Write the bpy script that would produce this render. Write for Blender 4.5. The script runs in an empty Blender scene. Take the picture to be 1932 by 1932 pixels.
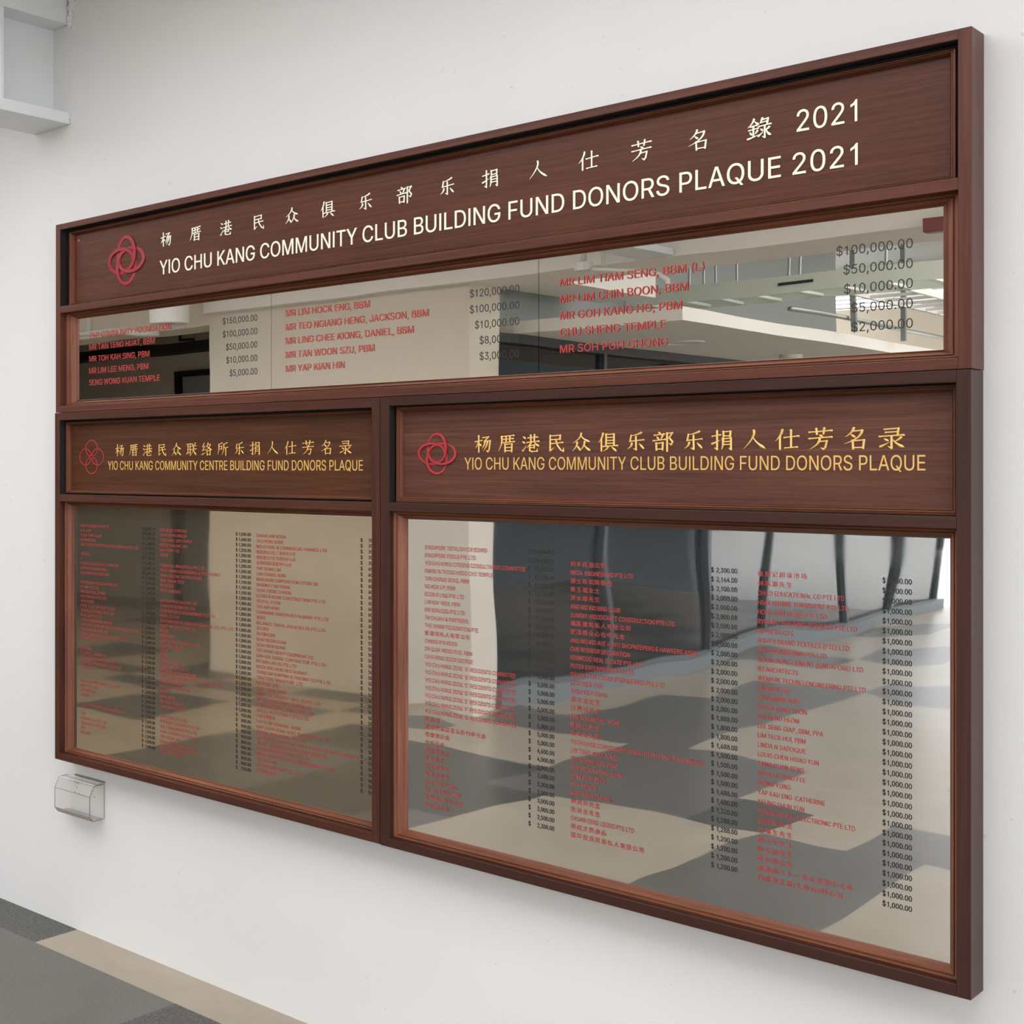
import bpy, bmesh, math, os, random
from mathutils import Vector, Matrix
random.seed(7)
SC = bpy.context.scene
COL = SC.collection

# ------------------------------------------------------------------ camera
cam = bpy.data.cameras.new('camera')
cam.sensor_width = 36.0
cam.lens = 45.32
cam.shift_x = 0.5854
cam.shift_y = -0.0445
cam.clip_end = 300
cam_o = bpy.data.objects.new('camera', cam)
cam_o.location = (0.0, -3.03, 1.55)
cam_o.rotation_euler = (math.radians(90), 0, math.radians(53.1475))
COL.objects.link(cam_o)
SC.camera = cam_o

# ------------------------------------------------------------------ world, daylight, exposure
world = bpy.data.worlds.new('overcast_sky')
SC.world = world
world.use_nodes = True
wn = world.node_tree
bg = wn.nodes['Background']
bg.inputs[0].default_value = (0.97, 0.985, 1.0, 1)
bg.inputs[1].default_value = 3.0

def area_light(name, loc, rot, sx, sy, power, color=(1, 1, 1)):
    l = bpy.data.lights.new(name, 'AREA')
    l.shape = 'RECTANGLE'; l.size = sx; l.size_y = sy
    l.energy = power; l.color = color
    o = bpy.data.objects.new(name, l)
    o.location = loc; o.rotation_euler = rot
    COL.objects.link(o)
    return o
# daylight through the open right-hand side of the hall

SC.view_settings.view_transform = 'Standard'
SC.view_settings.look = 'None'
SC.view_settings.gamma = 1.0
SC.view_settings.use_curve_mapping = False
SC.view_settings.exposure = 0.30

# ------------------------------------------------------------------ materials
def lin(r, g, b):
    f = lambda c: (c/255/12.92) if c/255 <= 0.04045 else ((c/255+0.055)/1.055)**2.4
    return (f(r), f(g), f(b), 1)

def mat(name, col, rough=0.6, metal=0.0, **kw):
    m = bpy.data.materials.new(name); m.use_nodes = True
    b = m.node_tree.nodes['Principled BSDF']
    b.inputs['Base Color'].default_value = col
    b.inputs['Roughness'].default_value = rough
    b.inputs['Metallic'].default_value = metal
    for k, v in kw.items():
        b.inputs[k.replace('_', ' ')].default_value = v
    return m

def nodes(m):
    nt = m.node_tree
    return nt, nt.nodes, nt.links, nt.nodes['Principled BSDF']

def noise(nt, scale, vec=None, detail=4, rough=0.6, dist=0.0):
    n = nt.nodes.new('ShaderNodeTexNoise')
    n.inputs['Scale'].default_value = scale
    n.inputs['Detail'].default_value = detail
    n.inputs['Roughness'].default_value = rough
    n.inputs['Distortion'].default_value = dist
    if vec is not None: nt.links.new(vec, n.inputs['Vector'])
    return n

def ramp(nt, fac, stops):
    r = nt.nodes.new('ShaderNodeValToRGB')
    while len(r.color_ramp.elements) > 1: r.color_ramp.elements.remove(r.color_ramp.elements[0])
    r.color_ramp.elements[0].position = stops[0][0]; r.color_ramp.elements[0].color = stops[0][1]
    for p, c in stops[1:]:
        e = r.color_ramp.elements.new(p); e.color = c
    nt.links.new(fac, r.inputs[0])
    return r

def mapped(nt, scale):
    tc = nt.nodes.new('ShaderNodeTexCoord')
    mp = nt.nodes.new('ShaderNodeMapping')
    mp.inputs['Scale'].default_value = scale
    nt.links.new(tc.outputs['Object'], mp.inputs['Vector'])
    return mp.outputs['Vector']

def bump(nt, height, strength, dist, b):
    bp = nt.nodes.new('ShaderNodeBump')
    bp.inputs['Strength'].default_value = strength
    bp.inputs['Distance'].default_value = dist
    nt.links.new(height, bp.inputs['Height'])
    nt.links.new(bp.outputs[0], b.inputs['Normal'])

def mix(nt, fac, a, bsock, mode='MULTIPLY'):
    m = nt.nodes.new('ShaderNodeMix'); m.data_type = 'RGBA'; m.blend_type = mode
    if isinstance(fac, float): m.inputs[0].default_value = fac
    else: nt.links.new(fac, m.inputs[0])
    nt.links.new(a, m.inputs[6]); nt.links.new(bsock, m.inputs[7])
    return m.outputs[2]

def wood(name, dark, mid, light, axis='x', figure=0.0, rough=0.42, streak=1.0):
    m = mat(name, mid, rough); nt, N, L, b = nodes(m)
    b.inputs['Specular IOR Level'].default_value = 0.25
    a, c = (1.6, 75.0) if axis == 'x' else (75.0, 1.6)
    v = mapped(nt, (a, 30, c))
    n1 = noise(nt, 1.0, v, 6, 0.65, 0.6 + figure)
    r1 = ramp(nt, n1.outputs[0], [(0.25, dark), (0.5, mid), (0.78, light)])
    v2 = mapped(nt, (a*7, 60, c*5))
    n2 = noise(nt, 1.0, v2, 2, 0.5, 0.2)
    r2 = ramp(nt, n2.outputs[0], [(0.32, (0.66, 0.63, 0.61, 1)), (0.46, (1, 1, 1, 1))])
    out = mix(nt, 0.75*streak, r1.outputs[0], r2.outputs[0])
    v3 = mapped(nt, (2.2, 2.2, 3.2))
    n3 = noise(nt, 1.0, v3, 3, 0.5, 0.8)
    r3 = ramp(nt, n3.outputs[0], [(0.32, (0.86, 0.84, 0.84, 1)), (0.62, (1.06, 1.03, 1.0, 1))])
    out = mix(nt, 0.8, out, r3.outputs[0])
    L.new(out, b.inputs['Base Color'])
    bump(nt, n2.outputs[0], 0.18, 0.0006, b)
    return m

W = lambda r, g, b: lin(r, g, b)
wood_up_h = wood('mahogany_stain_rails', W(72, 41, 31), W(90, 51, 39), W(107, 62, 48), 'x', streak=0.7)
wood_up_v = wood('mahogany_stain_stiles', W(72, 41, 31), W(89, 51, 39), W(104, 62, 48), 'z', streak=0.7)
wood_ll_h = wood('red_mahogany_rails', W(60, 34, 25), W(76, 42, 32), W(90, 51, 39), 'x', streak=0.7)
wood_ll_v = wood('red_mahogany_stiles', W(60, 34, 25), W(75, 42, 32), W(87, 51, 39), 'z', streak=0.7)
wood_dk_h = wood('dark_mahogany_rails', W(53, 30, 25), W(62, 36, 30), W(70, 42, 35), 'x', streak=0.4)
wood_dk_v = wood('dark_mahogany_stiles', W(55, 31, 26), W(63, 37, 31), W(72, 44, 36), 'z', streak=0.4)
ply_up = wood('red_brown_plywood', W(68, 38, 27), W(85, 47, 33), W(101, 57, 41), 'x', figure=1.6)
ply_ll = wood('yellow_brown_plywood', W(62, 35, 23), W(79, 46, 28), W(96, 57, 35), 'x', figure=0.8)
ply_lr = wood('mahogany_plywood', W(74, 46, 37), W(92, 57, 46), W(112, 73, 60), 'x', figure=0.6)
mould_h = wood('moulding_wood_h', W(81, 45, 31), W(110, 65, 45), W(134, 85, 62), 'x')
mould_v = wood('moulding_wood_v', W(92, 52, 40), W(123, 77, 61), W(148, 97, 78), 'z')  # vertical runs lighter: light from the side put into the colour

def mirror_mat(name, tint, rough, wav, smear=0.0, seed=0.0, brushed=0.0, haze=0.0):
    m = mat(name, tint, rough, 1.0 - haze); nt, N, L, b = nodes(m)
    tc = nt.nodes.new('ShaderNodeTexCoord')
    mp = nt.nodes.new('ShaderNodeMapping'); mp.inputs['Location'].default_value = (seed, seed*1.7, seed*0.6)
    mp.inputs['Scale'].default_value = (1.6, 1, 1.0)
    L.new(tc.outputs['Object'], mp.inputs['Vector'])
    n = noise(nt, 2.3, mp.outputs[0], 1, 0.3, 0.0)
    bump(nt, n.outputs[0], 1.0, wav, b)
    if smear or brushed:
        mp2 = nt.nodes.new('ShaderNodeMapping'); mp2.inputs['Scale'].default_value = (3, 1, 22 if brushed else 5)
        L.new(tc.outputs['Object'], mp2.inputs['Vector'])
        n2 = noise(nt, 1.5, mp2.outputs[0], 5, 0.6, 0.5)
        t = tint[:3]
        k = 1 - max(smear, brushed)
        r = ramp(nt, n2.outputs[0], [(0.3, (t[0]*k, t[1]*k, t[2]*k, 1)), (0.65, tint)])
        L.new(r.outputs[0], b.inputs['Base Color'])
        rr = nt.nodes.new('ShaderNodeMapRange')
        rr.inputs[1].default_value = 0.35; rr.inputs[2].default_value = 0.75
        rr.inputs[3].default_value = rough; rr.inputs[4].default_value = rough + 0.025
        L.new(n2.outputs[0], rr.inputs[0]); L.new(rr.outputs[0], b.inputs['Roughness'])
    return m
mir_up = mirror_mat('silvered_mirror', (0.80, 0.775, 0.735, 1), 0.004, 0.00045, seed=0.0)
mir_ll = mirror_mat('bronze_tinted_steel', (0.58, 0.51, 0.41, 1), 0.02, 0.0009, smear=0.10, seed=3.3, haze=0.07)
mir_lr = mirror_mat('polished_steel', (0.72, 0.725, 0.725, 1), 0.006, 0.0024, smear=0.06, seed=9.1, haze=0.03)

black_lining = mat('black_lining_paint', W(30, 22, 19), 0.7)
cream_paint = mat('cream_lettering', W(250, 246, 226), 0.5)
gold_paint = mat('gold_leaf', W(233, 188, 108), 0.32, 0.25)
red_emblem = mat('red_emblem_paint', W(150, 22, 40), 0.45)
red_carved = mat('red_carved_paint', W(170, 46, 54), 0.45)
red_names = mat('red_name_paint', W(176, 60, 58), 0.6)
black_amounts = mat('black_amount_paint', W(40, 38, 37), 0.6)
brown_amounts = mat('faded_black_paint', W(44, 34, 27), 0.6)

def plaster(name, col, var=0.03, bumpd=0.0012):
    m = mat(name, col, 0.7); nt, N, L, b = nodes(m)
    tc = nt.nodes.new('ShaderNodeTexCoord')
    n = noise(nt, 1.3, tc.outputs['Object'], 4, 0.55, 0.4)
    k = 1 - var
    r = ramp(nt, n.outputs[0], [(0.35, (col[0]*k, col[1]*k*0.995, col[2]*k*0.985, 1)), (0.65, col)])
    n3 = noise(nt, 55, tc.outputs['Object'], 2, 0.5)
    r3 = ramp(nt, n3.outputs[0], [(0.25, (0.55, 0.55, 0.55, 1)), (0.285, (1, 1, 1, 1))])
    out = mix(nt, 0.35, r.outputs[0], r3.outputs[0])
    L.new(out, b.inputs['Base Color'])
    n2 = noise(nt, 38, tc.outputs['Object'], 4, 0.6)
    bump(nt, n2.outputs[0], 0.22, bumpd, b)
    return m
wall_paint = plaster('white_wall_paint', W(223, 222, 223))
beam_paint = plaster('white_steel_paint', W(228, 232, 236), 0.02, 0.002)
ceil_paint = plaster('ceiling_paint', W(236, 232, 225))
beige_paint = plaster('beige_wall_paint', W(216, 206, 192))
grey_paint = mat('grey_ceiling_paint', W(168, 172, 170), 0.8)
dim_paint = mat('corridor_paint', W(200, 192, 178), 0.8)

def terrazzo(name, base, chip_d, chip_l, amount, scale=260, rough=0.35):
    m = mat(name, base, rough); nt, N, L, b = nodes(m)
    tc = nt.nodes.new('ShaderNodeTexCoord')
    n = noise(nt, scale, tc.outputs['Object'], 3, 0.7)
    r = ramp(nt, n.outputs[0], [(0.5-amount, chip_d), (0.5, base), (0.5+amount, chip_l)])
    n2 = noise(nt, 3.5, tc.outputs['Object'], 5, 0.6, 0.5)
    r2 = ramp(nt, n2.outputs[0], [(0.35, (0.9, 0.89, 0.88, 1)), (0.65, (1.03, 1.02, 1.0, 1))])
    out = mix(nt, 1.0, r.outputs[0], r2.outputs[0])
    L.new(out, b.inputs['Base Color'])
    bump(nt, n.outputs[0], 0.12, 0.0006, b)
    return m
tile_beige = terrazzo('beige_floor_tile', W(157, 145, 128), W(146, 135, 118), W(168, 156, 140), 0.22)
tile_grey = terrazzo('grey_floor_tile', W(92, 89, 84), W(78, 77, 72), W(108, 101, 95), 0.18, 150)
tile_dark = terrazzo('dark_speckled_floor_tile', W(58, 58, 53), W(36, 36, 33), W(104, 102, 94), 0.17, 110)
outdoor = mat('outdoor_paving', W(150, 149, 144), 0.8)

m_white = mat('white_plastic', W(235, 234, 230), 0.4)
m_pipe = mat('white_pipe_paint', W(214, 212, 206), 0.45)
m_tray = mat('pale_green_tray_paint', W(228, 234, 222), 0.5)
m_galv = mat('galvanised_metal', W(170, 172, 170), 0.35, 0.6)
m_mull = mat('grey_aluminium', W(74, 80, 86), 0.4, 0.3)
m_dark = mat('dark_metal', W(48, 50, 52), 0.5)
m_black = mat('black_void', W(16, 16, 17), 0.9)
m_red = mat('dull_red_paint', W(120, 58, 62), 0.5)
m_kerb = mat('grey_kerb', W(112, 116, 118), 0.6)
m_blind = mat('white_louvre', W(236, 240, 246), 0.5)
m_furn = mat('dark_furniture', W(38, 40, 42), 0.6)

m_glass = mat('shopfront_glass', (0.80, 0.84, 0.88, 1), 0.02)
_nt, _N, _L, _b = nodes(m_glass)
_tr = _N.new('ShaderNodeBsdfTransparent'); _tr.inputs[0].default_value = (0.50, 0.56, 0.60, 1)
_gl = _N.new('ShaderNodeBsdfGlossy'); _gl.inputs['Roughness'].default_value = 0.03
_fr = _N.new('ShaderNodeFresnel'); _fr.inputs[0].default_value = 1.9
_mx = _N.new('ShaderNodeMixShader')
_L.new(_fr.outputs[0], _mx.inputs[0]); _L.new(_tr.outputs[0], _mx.inputs[1]); _L.new(_gl.outputs[0], _mx.inputs[2])
_L.new(_mx.outputs[0], _N['Material Output'].inputs[0])

m_acry = mat('clear_acrylic', (0.93, 0.92, 0.91, 1), 0.06)
_nt, _N, _L, _b = nodes(m_acry)
_tr = _N.new('ShaderNodeBsdfTransparent'); _tr.inputs[0].default_value = (0.992, 0.99, 0.987, 1)
_gl = _N.new('ShaderNodeBsdfGlossy'); _gl.inputs['Roughness'].default_value = 0.08
_mx = _N.new('ShaderNodeMixShader'); _mx.inputs[0].default_value = 0.035
_L.new(_tr.outputs[0], _mx.inputs[1]); _L.new(_gl.outputs[0], _mx.inputs[2])
_L.new(_mx.outputs[0], _N['Material Output'].inputs[0])
m_acry_base = mat('frosted_acrylic_base', W(178, 168, 162), 0.3, Alpha=0.55)
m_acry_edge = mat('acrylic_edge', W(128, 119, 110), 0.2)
m_acry_hi = mat('acrylic_edge_glint', W(245, 240, 232), 0.1)  # near-white colour paints a glint along the clear acrylic edges

def emit(name, col, s):
    m = bpy.data.materials.new(name); m.use_nodes = True
    nt = m.node_tree; nt.nodes.clear()
    e = nt.nodes.new('ShaderNodeEmission'); e.inputs[0].default_value = col; e.inputs[1].default_value = s
    o = nt.nodes.new('ShaderNodeOutputMaterial'); nt.links.new(e.outputs[0], o.inputs[0])
    return m
m_lamp = emit('lamp_glow', (1, 0.97, 0.92, 1), 2.0)
m_sign = emit('yellow_lit_sign', (1, 0.85, 0.45, 1), 1.2)
m_cool = emit('cool_lamp_glow', (0.85, 1, 0.95, 1), 2.5)

# ------------------------------------------------------------------ mesh helpers
def obj(name, bm, m, parent=None, smooth=False):
    me = bpy.data.meshes.new(name)
    bmesh.ops.recalc_face_normals(bm, faces=bm.faces)
    bm.to_mesh(me); bm.free()
    ms = m if isinstance(m, (list, tuple)) else [m]
    for k in ms: me.materials.append(k)
    if smooth:
        for p in me.polygons: p.use_smooth = True
    o = bpy.data.objects.new(name, me)
    COL.objects.link(o)
    if parent is not None: o.parent = parent
    return o

def thing(name, label, cat, group=None, loc=(0, 0, 0)):
    o = bpy.data.objects.new(name, None); COL.objects.link(o)
    o.empty_display_size = 0.1; o.location = loc
    o['label'] = label; o['category'] = cat
    if group: o['group'] = group
    return o

def tag(o, label, cat, group=None):
    o['label'] = label; o['category'] = cat
    if group: o['group'] = group
    return o

def struct(name, bm, m, parent=None, smooth=False):
    o = obj(name, bm, m, parent, smooth)
    if parent is None: o['kind'] = 'structure'
    return o

def box(bm, x0, x1, y0, y1, z0, z1, bev=0.0, mi=0):
    x0, x1 = min(x0, x1), max(x0, x1); y0, y1 = min(y0, y1), max(y0, y1); z0, z1 = min(z0, z1), max(z0, z1)
    r = bmesh.ops.create_cube(bm, size=1.0)
    vs = r['verts']
    for v in vs:
        v.co = Vector((x0 + (v.co.x+0.5)*(x1-x0), y0 + (v.co.y+0.5)*(y1-y0), z0 + (v.co.z+0.5)*(z1-z0)))
    fs = set(f for v in vs for f in v.link_faces)
    for f in fs: f.material_index = mi
    if bev > 0:
        es = list(set(e for v in vs for e in v.link_edges))
        bmesh.ops.bevel(bm, geom=es, offset=bev, segments=2, affect='EDGES', profile=0.6)
    return bm

def bbox(*a, **k):
    bm = bmesh.new(); box(bm, *a, **k); return bm

def tube(bm, pts, r, seg=12, cap=True):
    pts = [Vector(p) for p in pts]
    rings = []
    for i, p in enumerate(pts):
        d = (pts[min(i+1, len(pts)-1)] - pts[max(i-1, 0)]).normalized()
        up = Vector((0, 0, 1)) if abs(d.z) < 0.9 else Vector((1, 0, 0))
        s = d.cross(up).normalized(); u = s.cross(d).normalized()
        rr = r[i] if isinstance(r, (list, tuple)) else r
        rings.append([bm.verts.new(p + rr*(math.cos(2*math.pi*k/seg)*s + math.sin(2*math.pi*k/seg)*u)) for k in range(seg)])
    for a, b in zip(rings, rings[1:]):
        for k in range(seg):
            bm.faces.new((a[k], a[(k+1) % seg], b[(k+1) % seg], b[k]))
    if cap:
        bm.faces.new(rings[0]); bm.faces.new(rings[-1])
    return bm

def lathe(bm, c, prof, seg=32, axis='z'):
    rings = []
    for r, h in prof:
        ring = []
        for k in range(seg):
            a = 2*math.pi*k/seg
            if axis == 'z': p = (c[0]+r*math.cos(a), c[1]+r*math.sin(a), c[2]+h)
            else: p = (c[0]+r*math.cos(a), c[1]+h, c[2]+r*math.sin(a))
            ring.append(bm.verts.new(p))
        rings.append(ring)
    for a, b in zip(rings, rings[1:]):
        for k in range(seg):
            bm.faces.new((a[k], a[(k+1) % seg], b[(k+1) % seg], b[k]))
    bm.faces.new(rings[0]); bm.faces.new(rings[-1])
    return bm

# ------------------------------------------------------------------ setting: floor, walls, ceilings
# the floor is laid in 0.30 m tiles of three kinds (0 beige, 1 grey, 2 dark speckled)
TX0 = -3.1217
xs = [TX0 + 0.30*i for i in range(-24, 33)]
ys = [0.0] + [-0.192 - 0.30*j for j in range(0, 46)]
def tile_kind(x, y):
    i = math.floor((x - TX0)/0.30 + 0.001); j = -1 if y > -0.192 else math.floor((-0.192 - y)/0.30 + 0.001)
    if j == -1:
        return 2 if i < 0 and i >= -3 else (0 if i < 9 else 1)
    if j <= 1:
        return 1 if i < 2 else (2 if i < 4 else (0 if i < 7 else 1))
    if j <= 9:
        if i < -6: return (0, 1, 0, 2, 0)[((i//2) + (j//3)*2) % 5]
        if i < -3: return 1 if j > 4 else 0
        if i < -1: return 2 if j > 5 else 1
        if i < 0: return 2 if j > 6 else 1
        if i < 3: return 0
        if i < 5: return 1
        return 0 if i < 8 else 1
    if j <= 11:
        if i < -5: return (0, 1, 0)[(i//2) % 3]
        if i < -1: return 2
        if i < 2: return 1
        if i < 3: return 2
        if i < 4: return 0
        return 1 if i < 7 else 0
    if j <= 14:
        if i < -4: return (1, 0, 1, 0)[((i//2)+j) % 4]
        if i < -1: return 0
        if i < 2: return 1
        return 0 if i < 7 else 1
    if j <= 20:
        if i < -3: return 0 if j > 16 else (1, 0)[(i//2) % 2]
        if i < 0: return 1
        return 0 if i < 4 else 1
    h = ((i//2)*7 + (j//3)*5) % 6
    return 1 if h in (1, 4) else 0
bm = bmesh.new()
grid = [[bm.verts.new((x, y, 0)) for x in xs] for y in ys]
for b in range(len(ys)-1):
    for a in range(len(xs)-1):
        f = bm.faces.new((grid[b][a], grid[b][a+1], grid[b+1][a+1], grid[b+1][a]))
        f.material_index = tile_kind((xs[a]+xs[a+1])/2, (ys[b]+ys[b+1])/2)
XL, XR, YF = xs[0], xs[-1], ys[-1]
struct('floor', bm, [tile_beige, tile_grey, tile_dark])
bm = bmesh.new()
box(bm, -60, 60, YF-60, YF, -0.12, -0.02); box(bm, XR, 60, YF, 12, -0.12, -0.02); box(bm, -60, XL, YF, 12, -0.12, -0.02)
struct('trim_1', bm, outdoor)
struct('trim_9', bbox(-14, 6, YF-26, YF-0.02, -0.02, -0.012), mat('blown_out_paving', W(232, 231, 226), 0.8))  # paler sheet over the far paving, painting its blown-out daylight

# donors' wall and the rest of the shell
struct('wall_back', bbox(XL, 2.6, 0, 0.22, 0, 3.6), wall_paint)
struct('wall_left', bbox(-6.46, -4.38, -5.06, -4.70, 0, 3.6), beige_paint)          # pier between the corridor and the glazing
bm = bmesh.new()
box(bm, XL, -6.46, -5.06, -4.70, 2.62, 3.6)                                       # head over the corridor opening
struct('trim_2', bm, beige_paint)
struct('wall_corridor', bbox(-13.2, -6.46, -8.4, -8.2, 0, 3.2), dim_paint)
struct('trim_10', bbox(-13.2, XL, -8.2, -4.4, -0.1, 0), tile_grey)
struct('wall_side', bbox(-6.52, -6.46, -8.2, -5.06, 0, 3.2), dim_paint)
bm = bmesh.new()
box(bm, -13.4, -13.2, -8.4, -4.4, 0, 3.6); box(bm, -13.2, XL, -4.6, -4.4, 0, 3.6); box(bm, XL-0.2, XL, -4.4, -0.4, 2.5, 3.6); box(bm, XL-0.2, XL, -0.4, 0, 0, 3.6)  # opening in the left end is added to let in daylight
struct('wall_end', bm, beige_paint)
# ceilings
bm = bmesh.new()          # main ceiling with a long unseen opening added to light the wall
box(bm, XL, 2.6, -0.82, 0, 3.125, 3.3); box(bm, XL, -7.0, -4.62, -0.82, 3.125, 3.3); box(bm, -7.0, 2.6, -4.62, -3.2, 3.125, 3.3); box(bm, 0.6, 2.6, -3.2, -0.82, 3.125, 3.3)
struct('ceiling', bm, ceil_paint)
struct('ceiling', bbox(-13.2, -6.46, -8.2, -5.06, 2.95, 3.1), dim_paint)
struct('trim_11', bbox(-13.2, XL, -5.06, -4.6, 2.62, 3.6), beige_paint)
bm = bmesh.new()          # higher ceiling beyond the beam, with a second opening added to light the tray
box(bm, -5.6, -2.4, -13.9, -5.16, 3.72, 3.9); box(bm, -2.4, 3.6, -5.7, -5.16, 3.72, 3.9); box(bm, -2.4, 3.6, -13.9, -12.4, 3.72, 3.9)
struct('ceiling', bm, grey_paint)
struct('trim_3', bbox(-6.46, 2.6, -5.16, -4.62, 2.70, 3.72), ceil_paint)            # deep beam across the hall
struct('trim_4', bbox(-4.38, -4.02, -6.4, -5.16, 2.70, 2.86), ceil_paint)
# lowered ceiling along the glazing
struct('ceiling', bbox(-6.4, -3.40, -13.6, -5.30, 2.42, 2.50), ceil_paint)
struct('wall_front', bbox(-2.0, 3.6, -14.1, -13.9, 0, 3.9), mat('far_wall_paint', W(140, 150, 158), 0.7))
struct('added_parapet', bbox(2.9, 3.1, -13.9, 0.0, 0, 0.75), beige_paint)  # unseen parapet added to block low light from the right
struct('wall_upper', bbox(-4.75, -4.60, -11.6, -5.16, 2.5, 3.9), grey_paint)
struct('trim_5', bbox(-5.6, -2.0, -14.1, -13.9, 2.70, 3.27), beige_paint)
struct('trim_6', bbox(-5.6, -2.0, -14.1, -13.9, 3.60, 3.9), beige_paint)
# kerb under the glazing
struct('baseboard_left', bbox(-4.52, -4.33, -13.6, -5.06, 0, 0.10), m_kerb)

# glazed partition on the left (seen in the mirrors)
win = thing('window_1', 'long glazed partition with dark mullions along the left side of the hall', 'window')
win['kind'] = 'structure'
GY = [-5.10, -6.55, -8.12, -9.55, -11.12, -12.65, -13.6]
for y in GY:
    obj('mullion', bbox(-4.49, -4.41, y-0.022, y+0.022, 0.10, 2.42), m_mull, win)
obj('head_rail', bbox(-4.50, -4.40, -13.6, -5.06, 2.36, 2.42), m_dark, win)
for a, b in zip(GY, GY[1:]):
    obj('pane', bbox(-4.455, -4.445, b+0.035, a-0.035, 0.10, 2.36), m_glass, win)
struct('wall_shop', bbox(-10.2, -10.0, -13.6, -8.4, 0, 3.0), mat('shop_wall', W(92, 96, 100), 0.8))
struct('trim_7', bbox(-10.0, -6.4, -13.6, -8.4, 2.42, 2.5), mat('shop_ceiling', W(70, 74, 80), 0.8))

# high louvre window over the far opening
lw = thing('window_2', 'high window of bright white louvre slats at the far end', 'window'); lw['kind'] = 'structure'
for k in range(7):
    bm = bbox(-5.6, -2.0, -14.03, -13.93, 3.29+0.046*k, 3.303+0.046*k)
    obj('slat', bm, m_blind, lw)

# ------------------------------------------------------------------ steel beam, top left
bt = thing('steel_beam', 'white painted steel I beam butting into the wall at upper left', 'beam')
YB = -4.6
# web, flanges, stiffener plate
obj('web', bbox(-3.250, -3.240, YB, 0, 2.742, 3.042), beam_paint, bt)
obj('flange', bbox(-3.335, -3.157, YB, 0, 2.703, 2.742, bev=0.004), beam_paint, bt)
obj('flange', bbox(-3.330, -3.160, YB, 0, 3.040, 3.124, bev=0.004), beam_paint, bt)
obj('stiffener', bbox(-3.325, -3.165, -0.300, -0.288, 2.742, 3.042), beam_paint, bt)
bm = bmesh.new()
for k in range(26):
    a = k/25
    p = Vector((-3.155 + 0.02*a*random.random(), -0.012*random.random(), 3.035 + 0.085*a))
    bmesh.ops.create_icosphere(bm, subdivisions=1, radius=0.006+0.006*random.random(), matrix=Matrix.Translation(p))
obj('mortar_edge', bm, wall_paint, bt)
bm = bmesh.new()
for k in range(14):
    p = Vector((-3.157 - 0.012*random.random(), -0.006, 2.706 + 0.03*random.random()))
    bmesh.ops.create_icosphere(bm, subdivisions=1, radius=0.004+0.003*random.random(), matrix=Matrix.Translation(p))
obj('mortar_edge', bm, wall_paint, bt)
# rough plaster made good around the beam
bm = bmesh.new()
prev = None
for k in range(21):
    a = math.radians(175 - 150*k/20)
    cx, cz = -3.075, 3.075
    r0 = 0.062 + 0.004*random.random(); r1 = r0 + 0.020 + 0.008*random.random()
    p = [bm.verts.new((cx+r*math.cos(a), yy, cz+0.75*r*math.sin(a))) for r, yy in ((r0, 0.0), (r0, -0.006), (r1, -0.004), (r1, 0.0))]
    if prev:
        for i in range(3): bm.faces.new((prev[i], prev[i+1], p[i+1], p[i]))
    prev = p
struct('trim_8', bm, wall_paint)

# ------------------------------------------------------------------ lettering
from mathutils.geometry import delaunay_2d_cdt
_FD = bpy.utils.system_resource('DATAFILES', path='fonts')
def load_font(fn):
    try: return bpy.data.fonts.load(os.path.join(_FD, fn))
    except Exception: return None
FONT = load_font('Inter.woff2')
FONT_CJK = load_font('Noto Sans CJK Regular.woff2')

def outline(body, font, offset=0.0, res=3):
    """the closed outlines of a piece of text, as lists of (x, y)"""
    cu = bpy.data.curves.new('t', 'FONT'); cu.body = body; cu.resolution_u = res
    cu.fill_mode = 'NONE'; cu.offset = offset
    if font: cu.font = font
    o = bpy.data.objects.new('t', cu)
    me = bpy.data.meshes.new_from_object(o)
    co = [(v.co.x, v.co.y) for v in me.vertices]
    nxt = {}
    for e in me.edges: nxt.setdefault(e.vertices[0], e.vertices[1])
    loops = []; seen = set()
    for st in range(len(co)):
        if st in seen: continue
        lp = []; k = st
        while k is not None and k not in seen:
            seen.add(k); lp.append(co[k]); k = nxt.get(k)
        if len(lp) > 2: loops.append(lp)
    bpy.data.objects.remove(o); bpy.data.curves.remove(cu); bpy.data.meshes.remove(me)
    return loops, co

def wind(loops, x, y):
    w = 0
    for lp in loops:
        x0, y0 = lp[-1]
        for x1, y1 in lp:
            if y0 <= y:
                if y1 > y and (x1-x0)*(y-y0)-(x-x0)*(y1-y0) > 0: w += 1
            elif y1 <= y and (x1-x0)*(y-y0)-(x-x0)*(y1-y0) < 0: w -= 1
            x0, y0 = x1, y1
    return w

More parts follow.
